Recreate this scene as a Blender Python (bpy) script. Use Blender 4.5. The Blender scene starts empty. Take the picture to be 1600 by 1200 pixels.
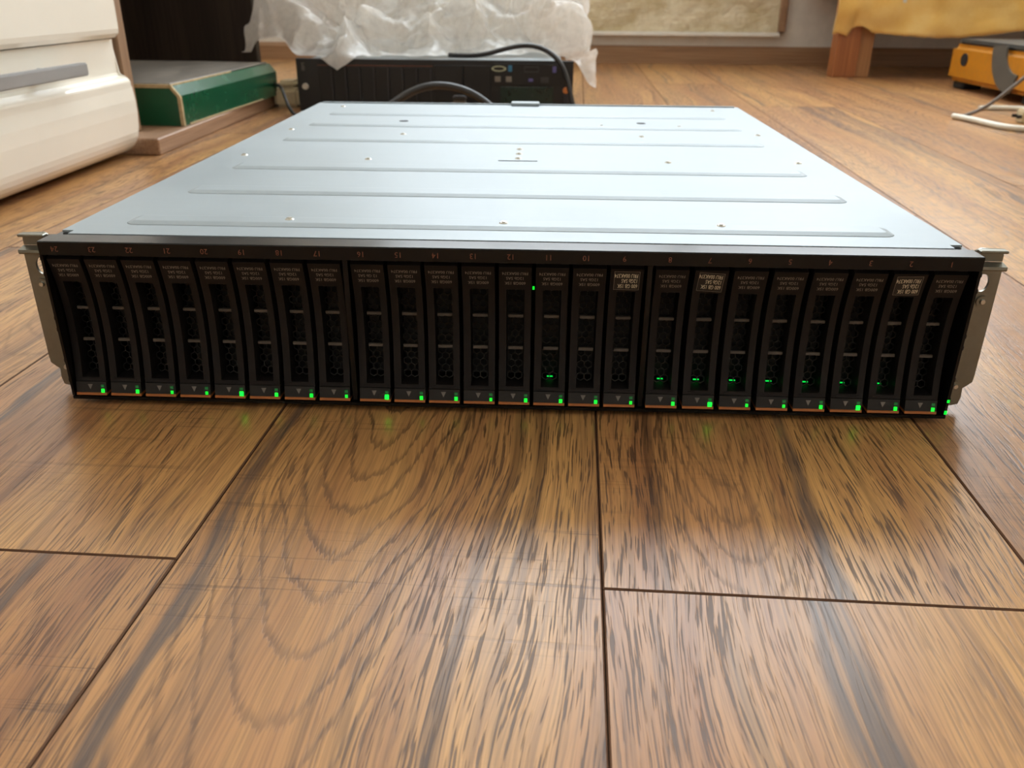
import bpy, bmesh, math, random
from mathutils import Vector, Matrix, noise

random.seed(7)
scene = bpy.context.scene
COL = scene.collection

# ------------------------------------------------------------------ camera
cam_data = bpy.data.cameras.new('camera')
cam = bpy.data.objects.new('camera', cam_data)
COL.objects.link(cam)
cam.location = (0.01788, -0.38652, 0.19753)
cam.rotation_euler = (1.13408, -0.00721, 0.03716)
cam_data.sensor_width = 36.0
cam_data.lens = 36.0 * 1318.0 / 1600.0
cam_data.clip_start = 0.01
cam_data.clip_end = 60
cam_data.dof.use_dof = True
cam_data.dof.focus_distance = 0.375
cam_data.dof.aperture_fstop = 20.0
scene.camera = cam

# ------------------------------------------------------------------ daylight
world = bpy.data.worlds.new('overcast_sky')
scene.world = world
world.use_nodes = True
wb = world.node_tree.nodes['Background']
wb.inputs[0].default_value = (0.86, 0.94, 1.0, 1)
wb.inputs[1].default_value = 9.0

# window opening in the back wall (daylight comes in through it)
WX0, WX1, WZ0, WZ1 = -0.55, 1.55, 0.86, 2.42
RX0, RX1, RY0, RY1, RH = -0.98, 2.35, -2.3, 2.36, 2.55

def portal(name, loc, rot, sx, sy):
    l = bpy.data.lights.new(name, 'AREA')
    l.shape = 'RECTANGLE'; l.size = sx; l.size_y = sy
    l.cycles.is_portal = True
    o = bpy.data.objects.new(name, l); COL.objects.link(o)
    o.location = loc; o.rotation_euler = rot
    return o
portal('window_daylight', ((WX0+WX1)/2, RY1+0.10, (WZ0+WZ1)/2), (-math.pi/2, 0, 0), WX1-WX0, WZ1-WZ0)

vs = scene.view_settings
vs.view_transform = 'Standard'; vs.look = 'None'; vs.gamma = 1.0
vs.use_curve_mapping = False
vs.exposure = 0.4

# ------------------------------------------------------------------ materials
def s2l(c):
    f = lambda v: v/12.92 if v <= 0.04045 else ((v+0.055)/1.055)**2.4
    return tuple(f(v/255.0) for v in c)

class NB:
    """tiny node-tree builder"""
    def __init__(self, name):
        self.m = bpy.data.materials.new(name); self.m.use_nodes = True
        self.t = self.m.node_tree; self.n = self.t.nodes; self.l = self.t.links
        self.b = self.n['Principled BSDF']; self.out = self.n['Material Output']
    def put(self, sock, v):
        if v is None: return
        if hasattr(v, 'is_output'): self.l.new(v, sock)
        else:
            if isinstance(v, tuple) and len(v) == 3 and sock.type == 'RGBA': v = v + (1,)
            sock.default_value = v
    def math(self, op, a, b=None, c=None, clamp=False):
        n = self.n.new('ShaderNodeMath'); n.operation = op; n.use_clamp = clamp
        self.put(n.inputs[0], a); self.put(n.inputs[1], b)
        if c is not None: self.put(n.inputs[2], c)
        return n.outputs[0]
    def vmath(self, op, a, b):
        n = self.n.new('ShaderNodeVectorMath'); n.operation = op
        self.put(n.inputs[0], a); self.put(n.inputs[1], b)
        return n.outputs[0]
    def coord(self, kind='Object'):
        return self.n.new('ShaderNodeTexCoord').outputs[kind]
    def comb(self, x, y, z):
        n = self.n.new('ShaderNodeCombineXYZ')
        for i, v in enumerate((x, y, z)): self.put(n.inputs[i], v)
        return n.outputs[0]
    def sep(self, v):
        n = self.n.new('ShaderNodeSeparateXYZ'); self.l.new(v, n.inputs[0]); return n.outputs
    def noise(self, vec, scale=1.0, detail=3.0, rough=0.5, dist=0.0):
        n = self.n.new('ShaderNodeTexNoise')
        self.l.new(vec, n.inputs['Vector'])
        n.inputs['Scale'].default_value = scale; n.inputs['Detail'].default_value = detail
        n.inputs['Roughness'].default_value = rough; n.inputs['Distortion'].default_value = dist
        return n.outputs['Fac']
    def ramp(self, f, a, b, lo=0.0, hi=1.0, smooth=True):
        n = self.n.new('ShaderNodeMapRange')
        if smooth: n.interpolation_type = 'SMOOTHSTEP'
        self.put(n.inputs[0], f); self.put(n.inputs[1], a); self.put(n.inputs[2], b)
        self.put(n.inputs[3], lo); self.put(n.inputs[4], hi)
        return n.outputs[0]
    def mix(self, f, a, b, mode='MIX'):
        n = self.n.new('ShaderNodeMix'); n.data_type = 'RGBA'; n.blend_type = mode
        self.put(n.inputs[0], f); self.put(n.inputs[6], a); self.put(n.inputs[7], b)
        return n.outputs[2]
    def attr(self, name):
        n = self.n.new('ShaderNodeAttribute'); n.attribute_type = 'OBJECT'; n.attribute_name = name
        return n.outputs['Fac']
    def bump(self, h, strength, dist=0.001):
        n = self.n.new('ShaderNodeBump'); n.inputs['Strength'].default_value = strength
        n.inputs['Distance'].default_value = dist
        self.l.new(h, n.inputs['Height']); self.l.new(n.outputs[0], self.b.inputs['Normal'])

MATS = {}
def mat(name, rgb, rough=0.5, metal=0.0, scale=60.0, amt=0.12, bump=0.0, spec=0.5, stretch=(1, 1, 1), rvar=0.08, emit=None):
    """plain material with procedural mottling in colour, gloss and relief"""
    b = NB(name)
    base = s2l(rgb)
    v = b.vmath('MULTIPLY', b.coord(), stretch)
    n = b.noise(v, scale, 4, 0.6)
    dark = tuple(c*(1-amt) for c in base); lite = tuple(min(1, c*(1+amt)) for c in base)
    b.put(b.b.inputs['Base Color'], b.mix(b.ramp(n, 0.3, 0.7), dark, lite))
    b.put(b.b.inputs['Roughness'], b.ramp(n, 0.25, 0.75, max(0.02, rough-rvar), min(1, rough+rvar)))
    b.b.inputs['Metallic'].default_value = metal
    b.b.inputs['Specular IOR Level'].default_value = spec
    if bump: b.bump(n, bump)
    if emit:
        b.b.inputs['Emission Color'].default_value = s2l(emit[0]) + (1,)
        b.b.inputs['Emission Strength'].default_value = emit[1]
    MATS[name] = b.m
    return b.m

def wood_floor():
    b = NB('laminate_wood')
    P = b.coord()
    x, y, z = b.sep(P)
    seed = b.attr('seed'); cx = b.attr('cx'); cy = b.attr('cy'); cs = b.attr('cs')
    tone = b.attr('tone'); vein = b.attr('vein'); saw = b.attr('saw')
    def S(sx, sy, k):   # stretched, seeded coordinates
        return b.comb(b.math('MULTIPLY', x, sx), b.math('MULTIPLY', y, sy), b.math('ADD', b.math('MULTIPLY', seed, 7.31), k))
    # gentle bend of the grain
    w1 = b.noise(S(7, 2.6, 1.0), 1, 2, 0.5)
    w2 = b.noise(S(40, 9, 2.0), 1, 2, 0.5)
    xw = b.math('ADD', x, b.math('ADD', b.math('MULTIPLY', b.math('SUBTRACT', w1, 0.5), 0.055), b.math('MULTIPLY', b.math('SUBTRACT', w2, 0.5), 0.006)))
    def W(sx, sy, k):   # same but following the bent grain
        return b.comb(b.math('MULTIPLY', xw, sx), b.math('MULTIPLY', y, sy), b.math('ADD', b.math('MULTIPLY', seed, 3.77), k))
    # growth rings cut as nested cathedral arches
    ox = b.math('SUBTRACT', xw, cx)
    dx = b.math('DIVIDE', ox, 0.0047)
    dy = b.math('DIVIDE', b.math('SUBTRACT', cy, y), 0.029)
    r = b.math('SQRT', b.math('ADD', b.math('MULTIPLY', dx, dx), b.math('ADD', b.math('MULTIPLY', dy, dy), 0.05)))
    r = b.math('ADD', r, b.math('MULTIPLY', b.noise(W(26, 9, 5), 1, 3, 0.55), 2.0))
    fib = b.noise(W(1000, 36, 3.0), 1, 2, 0.55)         # individual fibres
    fib2 = b.noise(W(400, 11, 4.0), 1, 3, 0.65)
    fr = b.math('FRACT', b.math('ADD', r, b.math('MULTIPLY', b.math('SUBTRACT', fib, 0.5), 0.55)))
    line = b.math('MULTIPLY', b.ramp(fr, 0.70, 0.90), b.ramp(fr, 1.0, 0.94))
    line = b.math('MULTIPLY', line, b.ramp(b.noise(W(26, 5, 8), 1, 2), 0.34, 0.56, 0.55, 1.0))
    line = b.math('MULTIPLY', line, b.ramp(b.math('ABSOLUTE', ox), 0.024, 0.045, 1.0, 0.3))
    line = b.math('MULTIPLY', line, b.ramp(dy, 5.6, 9.0, 1.0, 0.6))
    line = b.math('MULTIPLY', line, cs)
    # broad colour bands along the grain
    band = b.noise(W(40, 1.6, 6.0), 1, 4, 0.65)
    broad = b.noise(W(9, 1.3, 7.0), 1, 2, 0.5)
    gold = s2l((212, 162, 98)); mid = s2l((187, 134, 84)); red = s2l((154, 104, 68)); dark = s2l((66, 44, 32)); grey = s2l((82, 68, 62))
    base = b.mix(b.ramp(broad, 0.3, 0.7), gold, mid)
    base = b.mix(b.math('MULTIPLY', tone, 0.8), base, red)
    base = b.mix(b.ramp(band, 0.44, 0.68, 0.0, 0.75), base, red)
    base = b.mix(b.ramp(band, 0.30, 0.46, 0.55, 0.0), base, gold)
    core = b.math('MULTIPLY', b.ramp(b.math('ABSOLUTE', ox), 0.010, 0.034, 0.8, 0.0), cs)
    # pores: short dark dashes, denser in some bands
    pore_mask = b.ramp(b.noise(W(16, 2.4, 9.0), 1, 3), 0.36, 0.58, 0.42, 1.0)
    pore_mask = b.math('MULTIPLY', pore_mask, b.math('SUBTRACT', 1.0, core))
    pore = b.math('MULTIPLY', b.ramp(fib, 0.54, 0.60), pore_mask)
    streak = b.math('MULTIPLY', b.ramp(fib2, 0.54, 0.66), pore_mask)
    long_ = b.ramp(b.noise(W(110, 1.5, 17.0), 1, 3, 0.6), 0.56, 0.70)
    col = b.mix(b.math('MULTIPLY', streak, 0.42), base, dark)
    col = b.mix(b.math('MULTIPLY', long_, 0.55), col, dark)
    col = b.mix(b.math('MULTIPLY', pore, 0.78), col, dark)
    col = b.mix(b.math('MULTIPLY', line, 0.85), col, dark)
    col = b.mix(b.ramp(b.noise(W(1500, 20, 19.0), 1, 2), 0.44, 0.60, 0.0, 0.26), col, dark)
    # broad dark heartwood veins
    vn = b.noise(W(17, 0.9, 11.0), 1, 3, 0.55, 0.3)
    brk = b.ramp(fib2, 0.28, 0.58, 0.35, 1.0)
    vmask = b.math('MULTIPLY', b.math('MULTIPLY', b.ramp(vn, 0.57, 0.68), brk), vein)
    vx = b.attr('vx'); vw = b.attr('vw')
    vd = b.math('ABSOLUTE', b.math('ADD', b.math('SUBTRACT', x, vx), b.math('ADD', b.math('MULTIPLY', b.math('SUBTRACT', w1, 0.5), 0.09), b.math('MULTIPLY', b.math('SUBTRACT', w2, 0.5), 0.016))))
    vone = b.math('MULTIPLY', b.ramp(b.math('DIVIDE', vd, vw), 0.35, 1.0, 1.0, 0.0), brk)
    col = b.mix(b.math('MULTIPLY', b.math('MAXIMUM', vmask, vone), 0.85), col, grey)
    # saw marks across the plank
    sm = b.noise(S(9, 330, 13.0), 1, 2, 0.6)
    smm = b.ramp(b.noise(S(6, 9, 14.0), 1, 2), 0.48, 0.64)
    sw = b.math('MULTIPLY', b.math('MULTIPLY', b.ramp(sm, 0.56, 0.66), smm), saw)
    col = b.mix(b.math('MULTIPLY', sw, 0.6), col, dark)
    b.put(b.b.inputs['Base Color'], col)
    rg = b.math('ADD', 0.31, b.math('MULTIPLY', b.math('ADD', pore, line), 0.12))
    b.put(b.b.inputs['Roughness'], rg)
    b.b.inputs['Specular IOR Level'].default_value = 0.5
    h = b.math('SUBTRACT', 1.0, b.math('ADD', b.math('MULTIPLY', pore, 0.5), b.math('ADD', b.math('MULTIPLY', line, 0.5), b.math('MULTIPLY', sw, 0.4))))
    b.bump(h, 0.35, 0.0004)
    MATS['floor'] = b.m
wood_floor()

def lid_metal():
    b = NB('galvanised_sheet')
    P = b.coord()
    sm = b.noise(P, 9.0, 4, 0.6)
    fine = b.noise(b.vmath('MULTIPLY', P, (30, 500, 30)), 1, 2)
    scr = b.noise(b.vmath('MULTIPLY', P, (16, 320, 1)), 1, 4, 0.7, 0.8)
    scrm = b.ramp(b.noise(P, 7.0, 2), 0.55, 0.7)
    scratch = b.math('MULTIPLY', b.ramp(scr, 0.66, 0.74), scrm)
    base = b.mix(b.ramp(sm, 0.3, 0.7), s2l((148, 158, 164)), s2l((156, 166, 172)))
    base = b.mix(b.math('MULTIPLY', scratch, 0.6), base, s2l((205, 212, 216)))
    b.put(b.b.inputs['Base Color'], base)
    b.b.inputs['Metallic'].default_value = 0.12
    b.b.inputs['Specular IOR Level'].default_value = 0.35
    rg = b.math('ADD', b.ramp(sm, 0.3, 0.7, 0.44, 0.52), b.math('MULTIPLY', b.math('SUBTRACT', fine, 0.5), 0.06))
    b.put(b.b.inputs['Roughness'], rg)
    MATS['lid'] = b.m
lid_metal()

def bag_plastic():
    b = NB('crumpled_film')
    P = b.coord()
    n = b.noise(P, 55.0, 5, 0.65, 0.6)
    b.n.remove(b.b)
    tr = b.n.new('ShaderNodeBsdfTranslucent'); tr.inputs[0].default_value = s2l((250, 246, 240)) + (1,)
    df = b.n.new('ShaderNodeBsdfDiffuse'); df.inputs[0].default_value = s2l((246, 242, 238)) + (1,)
    gl = b.n.new('ShaderNodeBsdfGlossy'); gl.inputs['Roughness'].default_value = 0.28
    tp = b.n.new('ShaderNodeBsdfTransparent')
    bp = b.n.new('ShaderNodeBump'); bp.inputs['Strength'].default_value = 0.5; bp.inputs['Distance'].default_value = 0.004
    b.l.new(n, bp.inputs['Height'])
    for s in (tr, df, gl): b.l.new(bp.outputs[0], s.inputs['Normal'])
    def mx(f, a, c):
        m = b.n.new('ShaderNodeMixShader'); b.put(m.inputs[0], f)
        b.l.new(a, m.inputs[1]); b.l.new(c, m.inputs[2]); return m.outputs[0]
    s = mx(0.62, df.outputs[0], tr.outputs[0])
    s = mx(0.12, s, gl.outputs[0])
    s = mx(b.ramp(n, 0.35, 0.7, 0.03, 0.2), s, tp.outputs[0])
    b.l.new(s, b.out.inputs['Surface'])
    MATS['bag'] = b.m
bag_plastic()

def rough_panel():
    b = NB('rough_beige_plaster')
    P = b.coord()
    n1 = b.noise(P, 9.0, 5, 0.7); n2 = b.noise(b.vmath('MULTIPLY', P, (25, 25, 80)), 1, 4, 0.7)
    col = b.mix(b.ramp(n1, 0.35, 0.68), s2l((206, 188, 148)), s2l((236, 224, 196)))
    col = b.mix(b.ramp(n2, 0.58, 0.75, 0, 0.7), col, s2l((248, 242, 224)))
    b.put(b.b.inputs['Base Color'], col)
    b.b.inputs['Roughness'].default_value = 0.8
    b.bump(b.math('ADD', n1, n2), 0.8, 0.006)
    MATS['rough_panel'] = b.m
rough_panel()

def wood(name, c1, c2, rough, axis, fine=300.0):
    """simple furniture wood: streaks along one axis"""
    b = NB(name)
    st = [fine, fine, fine]; st[axis] = fine*0.02
    lo = [18, 18, 18]; lo[axis] = 0.8
    P = b.coord()
    n = b.noise(b.vmath('MULTIPLY', P, tuple(st)), 1, 3, 0.6)
    m = b.noise(b.vmath('MULTIPLY', P, tuple(lo)), 1, 4, 0.6)
    f = b.math('ADD', b.math('MULTIPLY', n, 0.5), b.math('MULTIPLY', m, 0.5))
    b.put(b.b.inputs['Base Color'], b.mix(b.ramp(f, 0.36, 0.62), s2l(c1), s2l(c2)))
    b.b.inputs['Roughness'].default_value = rough
    b.bump(n, 0.15, 0.0005)
    MATS[name] = b.m

def fleece():
    b = NB('yellow_fleece')
    P = b.coord()
    n = b.noise(P, 420.0, 4, 0.7); m = b.noise(P, 14.0, 3, 0.6)
    col = b.mix(b.ramp(m, 0.3, 0.7), s2l((246, 198, 104)), s2l((252, 214, 132)))
    col = b.mix(b.ramp(n, 0.3, 0.7, 0.35, 0.0), col, s2l((226, 172, 80)))
    b.put(b.b.inputs['Base Color'], col)
    b.b.inputs['Roughness'].default_value = 0.95
    b.b.inputs['Sheen Weight'].default_value = 0.4
    b.bump(n, 0.7, 0.003)
    MATS['fleece'] = b.m
fleece()

mat('wall', (238, 232, 222), 0.85, scale=25, amt=0.05, bump=0.1)
mat('ceiling', (240, 238, 232), 0.9, scale=25, amt=0.02)
mat('slab', (40, 32, 26), 0.9)
mat('plank_edge', (104, 74, 54), 0.7, scale=200, amt=0.15, spec=0.2)
wood('baseboard_wood', (138, 102, 72), (168, 130, 96), 0.5, 0)
wood('cabinet_wood', (128, 98, 72), (160, 126, 96), 0.5, 2)
wood('board_wood', (140, 106, 80), (172, 136, 106), 0.5, 1)
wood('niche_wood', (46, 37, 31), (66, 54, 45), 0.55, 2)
wood('leg_wood', (140, 82, 44), (174, 108, 62), 0.42, 2)
wood('leg_wood_pale', (150, 104, 66), (178, 128, 84), 0.42, 2)
mat('cream_gloss', (247, 241, 228), 0.16, scale=6, amt=0.02, rvar=0.03)
mat('satin_metal', (176, 177, 178), 0.4, 0.4, 40, 0.03, rvar=0.03)
mat('window_white', (235, 235, 232), 0.4, scale=30, amt=0.03)
mat('bezel_black', (9, 8, 8), 0.25, scale=60, amt=0.1, spec=0.3, rvar=0.02)
mat('carrier_black', (22, 18, 17), 0.5, scale=900, amt=0.12, bump=0.04, spec=0.25)
mat('carrier_base', (31, 29, 28), 0.45, scale=900, amt=0.1, bump=0.03, spec=0.3)
mat('inside_black', (8, 8, 8), 0.7, scale=200, amt=0.2)
mat('grille_steel', (40, 40, 38), 0.38, 0.8, 500, 0.2)
mat('crossbar_grey', (92, 84, 76), 0.5, 0.2, 900, 0.15)
mat('amber_strip', (168, 98, 40), 0.45, scale=500, amt=0.12)
mat('print_grey', (134, 122, 110), 0.6, scale=900, amt=0.1)
mat('print_white', (226, 214, 186), 0.6, scale=900, amt=0.06)
mat('print_amber', (118, 68, 48), 0.6, scale=900, amt=0.1)
mat('sticker_black', (26, 22, 20), 0.4, scale=600, amt=0.1)
mat('mark_grey', (120, 114, 108), 0.6, scale=900, amt=0.1)
mat('ear_metal', (128, 125, 113), 0.42, 0.75, 120, 0.08)
mat('screw_metal', (200, 198, 190), 0.3, 1.0, 300, 0.08)
mat('led_bright', (20, 120, 50), 0.4, amt=0.0, emit=((0, 255, 30), 5.0))
mat('led_mid', (20, 120, 50), 0.4, amt=0.0, emit=((0, 255, 40), 1.6))
mat('led_low', (20, 120, 50), 0.4, amt=0.0, emit=((0, 240, 40), 0.9))
mat('glint_glow', (30, 180, 80), 0.4, amt=0.0, emit=((8, 220, 70), 0.9))  # emission imitating green LED light reflected inside the opening
mat('led_off', (16, 62, 32), 0.4, amt=0.0, emit=((6, 110, 40), 0.35))
mat('server_black', (22, 23, 27), 0.42, scale=300, amt=0.2, bump=0.05)
mat('server_slot', (13, 13, 16), 0.5, scale=300, amt=0.2)
mat('server_edge', (44, 43, 48), 0.45, scale=300, amt=0.2)
mat('server_green', (16, 40, 34), 0.3, scale=60, amt=0.15)
mat('port_beige', (172, 176, 150), 0.5, scale=400, amt=0.1)
mat('port_blue', (56, 120, 160), 0.5, scale=400, amt=0.1)
mat('port_violet', (92, 88, 150), 0.5, scale=400, amt=0.1)
mat('thumb_orange', (206, 128, 70), 0.45, scale=400, amt=0.1)
mat('thumb_white', (206, 198, 186), 0.45, scale=400, amt=0.1)
mat('cable_black', (38, 37, 38), 0.38, scale=300, amt=0.15)
mat('cable_grey', (112, 100, 90), 0.5, scale=300, amt=0.1)
mat('cable_white', (222, 214, 198), 0.5, scale=300, amt=0.06)
mat('plug_beige', (214, 196, 160), 0.55, scale=200, amt=0.08)
mat('box_green', (24, 84, 56), 0.25, scale=40, amt=0.05, bump=0.0, rvar=0.03)
mat('box_top', (112, 102, 90), 0.55, scale=30, amt=0.3, bump=0.1, stretch=(1, 0.25, 1))
mat('box_worn', (190, 168, 128), 0.85, scale=150, amt=0.2)
mat('case_yellow', (188, 122, 22), 0.42, scale=60, amt=0.1, bump=0.05)
mat('case_dark', (58, 57, 54), 0.5, scale=60, amt=0.15, bump=0.05)
mat('case_black', (20, 20, 22), 0.6, scale=60, amt=0.2)
mat('case_grey', (84, 82, 76), 0.5, scale=60, amt=0.12)
mat('mattress_cloth', (206, 196, 180), 0.9, scale=200, amt=0.1)

# ------------------------------------------------------------------ helpers
def link(o, parent=None):
    COL.objects.link(o)
    if parent: o.parent = parent
    return o
def mesh_of(bm, name, smooth=False):
    bmesh.ops.recalc_face_normals(bm, faces=bm.faces)
    me = bpy.data.meshes.new(name); bm.to_mesh(me); bm.free()
    if smooth:
        for p in me.polygons: p.use_smooth = True
    return me
def obj(name, me, m, parent=None, loc=None, rot=None):
    if isinstance(me, bmesh.types.BMesh): me = mesh_of(me, name)
    if m is not None and len(me.materials) == 0: me.materials.append(MATS[m])
    o = bpy.data.objects.new(name, me); link(o, parent)
    if loc is not None: o.location = loc
    if rot is not None: o.rotation_euler = rot
    return o
def empty(name, loc=(0, 0, 0), rotz=0.0):
    o = bpy.data.objects.new(name, None); COL.objects.link(o)
    o.location = loc; o.rotation_euler = (0, 0, rotz); o.empty_display_size = 0.02
    return o
def tag(o, label=None, cat=None, group=None, kind=None):
    if label: o['label'] = label
    if cat: o['category'] = cat
    if group: o['group'] = group
    if kind: o['kind'] = kind
    return o
def box(bm, x0, x1, y0, y1, z0, z1, bevel=0.0, seg=1):
    r = bmesh.ops.create_cube(bm, size=1.0)
    vs_ = r['verts']
    for v in vs_:
        v.co = Vector((x0 if v.co.x < 0 else x1, y0 if v.co.y < 0 else y1, z0 if v.co.z < 0 else z1))
    if bevel:
        es = list({e for v in vs_ for e in v.link_edges})
        bmesh.ops.bevel(bm, geom=es, offset=bevel, segments=seg, affect='EDGES', clamp_overlap=True)
def bxm(x0, x1, y0, y1, z0, z1, bevel=0.0, seg=1):
    bm = bmesh.new(); box(bm, x0, x1, y0, y1, z0, z1, bevel, seg); return bm
def prism(bm, pts, axis, a0, a1):
    """extrude a closed 2D outline along an axis; pts are the other two coords in xyz order"""
    def P(p, a):
        q = list(p); q.insert(axis, a); return q
    A = [bm.verts.new(P(p, a0)) for p in pts]; B = [bm.verts.new(P(p, a1)) for p in pts]
    n = len(pts)
    bm.faces.new(A); bm.faces.new(list(reversed(B)))
    for i in range(n): bm.faces.new([A[i], B[i], B[(i+1) % n], A[(i+1) % n]])
def cyl(bm, c, r, h, axis='Z', seg=16, r2=None):
    m = Matrix.Translation(c)
    if axis == 'Y': m = m @ Matrix.Rotation(math.pi/2, 4, 'X')
    if axis == 'X': m = m @ Matrix.Rotation(math.pi/2, 4, 'Y')
    bmesh.ops.create_cone(bm, cap_ends=True, segments=seg, radius1=r, radius2=r if r2 is None else r2, depth=h, matrix=m)
def tube_mesh(name, pts, r, seg=12, bev=6):
    cu = bpy.data.curves.new(name, 'CURVE'); cu.dimensions = '3D'
    cu.bevel_depth = r; cu.bevel_resolution = bev//2; cu.use_fill_caps = True; cu.resolution_u = seg
    sp = cu.splines.new('NURBS'); sp.points.add(len(pts)-1)
    for p, q in zip(sp.points, pts): p.co = (*q, 1)
    sp.use_endpoint_u = True; sp.order_u = 4
    o = bpy.data.objects.new(name, cu)
    me = bpy.data.meshes.new_from_object(o)
    bpy.data.objects.remove(o); bpy.data.curves.remove(cu)
    for p in me.polygons: p.use_smooth = True
    return me
def plate_mesh(name, outline, holes, th):
    """flat plate in local xy with real holes, thickness th along z"""
    cu = bpy.data.curves.new(name, 'CURVE'); cu.dimensions = '2D'; cu.fill_mode = 'BOTH'; cu.extrude = th/2
    for ring in [outline] + holes:
        sp = cu.splines.new('POLY'); sp.points.add(len(ring)-1); sp.use_cyclic_u = True
        for p, q in zip(sp.points, ring): p.co = (q[0], q[1], 0, 1)
    o = bpy.data.objects.new(name, cu)
    me = bpy.data.meshes.new_from_object(o)
    bpy.data.objects.remove(o); bpy.data.curves.remove(cu)
    return me
def text_mesh(name, s, size, align='CENTER'):
    cu = bpy.data.curves.new(name, 'FONT'); cu.body = s; cu.size = size; cu.align_x = align; cu.align_y = 'CENTER'
    cu.resolution_u = 2
    o = bpy.data.objects.new(name, cu)
    me = bpy.data.meshes.new_from_object(o)
    bpy.data.objects.remove(o); bpy.data.curves.remove(cu)
    me.materials.clear()
    return me
def ring(cx, cy, r, n=20, sx=1.0, sy=1.0):
    return [(cx+r*sx*math.cos(2*math.pi*i/n), cy+r*sy*math.sin(2*math.pi*i/n)) for i in range(n)]
def struct(name, me, m, parent=None):
    o = obj(name, me, m, parent)
    if parent is None: o['kind'] = 'structure'
    return o

# ------------------------------------------------------------------ the room
TH = math.radians(-2.0)                      # the boards run a touch askew
FL = empty('floor'); tag(FL, kind='structure')
obj('floor_slab', bxm(RX0, RX1, RY0, RY1, -0.05, -0.0075), 'slab', FL)
PW = 0.1617; PL = 1.285; U0 = 0.0479         # a seam at u = U0
cT, sT = math.cos(TH), math.sin(TH)
def clip_to_room(bm, cx_, cy_):
    # bisect in world coordinates, the plank mesh is local to (cx_,cy_) rotated by TH
    M = Matrix.Translation((cx_, cy_, 0)) @ Matrix.Rotation(TH, 4, 'Z')
    bm.transform(M)
    for co, no in (((RX0, 0, 0), (-1, 0, 0)), ((RX1, 0, 0), (1, 0, 0)), ((0, RY0, 0), (0, -1, 0)), ((0, RY1, 0), (0, 1, 0))):
        g = bm.verts[:] + bm.edges[:] + bm.faces[:]
        bmesh.ops.bisect_plane(bm, geom=g, plane_co=co, plane_no=no, clear_outer=True)
    bm.transform(M.inverted())
# end-joint position (along the boards) for the columns near the camera
JOINT = {-2: -0.1319, -1: 0.31, 0: -0.1365, 1: 0.46, -3: 0.27, 2: 0.05, 3: 0.62, -4: -0.4}
SPECIAL = {  # (column, row) -> grain settings read off the photograph
    (-1, -1): dict(seed=3.0, cx=-0.022, cy=0.38, cs=1.0, tone=0.25, vein=0.5, saw=0.7, vx=-0.058, vw=0.0045),
    (-2, 0): dict(seed=12.0, cx=-0.30, cy=2.0, cs=0.4, tone=0.0, vein=0.25, saw=1.0, vx=-0.05, vw=0.003),
    (-2, -1): dict(seed=21.0, cx=-0.22, cy=2.0, cs=0.4, tone=0.6, vein=0.5, saw=0.7, vx=0.03, vw=0.004),
    (0, 0): dict(seed=31.0, cx=-0.03, cy=-0.45, cs=0.5, tone=0.0, vein=0.4, saw=0.3, vx=0.004, vw=0.006),
    (0, -1): dict(seed=45.0, cx=0.2, cy=2.0, cs=0.15, tone=0.55, vein=0.9, saw=0.6, vx=0.012, vw=0.011),
    (1, -1): dict(seed=53.0, cx=0.2, cy=2.0, cs=0.3, tone=0.75, vein=0.4, saw=0.3, vx=0.5, vw=0.004),
}
ucols = range(-8, 15)
for c in ucols:
    ua = U0 + c*PW; uc = ua + PW/2
    j = JOINT.get(c, random.uniform(-0.6, 0.6))
    for k in range(-3, 4):
        va = j + k*PL; vc = va + PL/2
        wx, wy = uc*cT - vc*sT, uc*sT + vc*cT
        bm = bmesh.new()
        hw, hl = PW/2 - 0.0002, PL/2 - 0.0002
        ch = 0.0006
        prof = [(-hw, -0.0075), (-hw, -ch), (-hw+ch, 0.0), (hw-ch, 0.0), (hw, -ch), (hw, -0.0075)]
        A = [bm.verts.new((p[0], -hl + (ch if p[1] == 0 else 0), p[1])) for p in prof]
        B = [bm.verts.new((p[0], hl - (ch if p[1] == 0 else 0), p[1])) for p in prof]
        for i in range(6): bm.faces.new([A[i], B[i], B[(i+1) % 6], A[(i+1) % 6]])
        bm.faces.new([A[0], A[1], A[4], A[5]]); bm.faces.new([A[1], A[2], A[3], A[4]])
        bm.faces.new([B[5], B[4], B[1], B[0]]); bm.faces.new([B[4], B[3], B[2], B[1]])
        bmesh.ops.recalc_face_normals(bm, faces=bm.faces)
        for f_ in bm.faces: f_.material_index = 0 if f_.normal.z > 0.9 else 1
        clip_to_room(bm, wx, wy)
        if len(bm.verts) < 4:
            bm.free(); continue
        o = obj('plank', bm, 'floor', FL, (wx, wy, 0), (0, 0, TH)); o.data.materials.append(MATS['plank_edge'])
        d = SPECIAL.get((c, k)) or dict(seed=random.uniform(60, 400), cx=random.uniform(-0.06, 0.06), cy=random.uniform(-0.9, 0.9),
                                        cs=random.uniform(0.3, 0.9), tone=random.uniform(0, 0.6), vein=random.uniform(0.2, 0.8), saw=random.uniform(0.1, 0.7), vx=random.uniform(-0.12, 0.12), vw=random.uniform(0.003, 0.007))
        for kk, vv in d.items(): o[kk] = float(vv)

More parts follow.
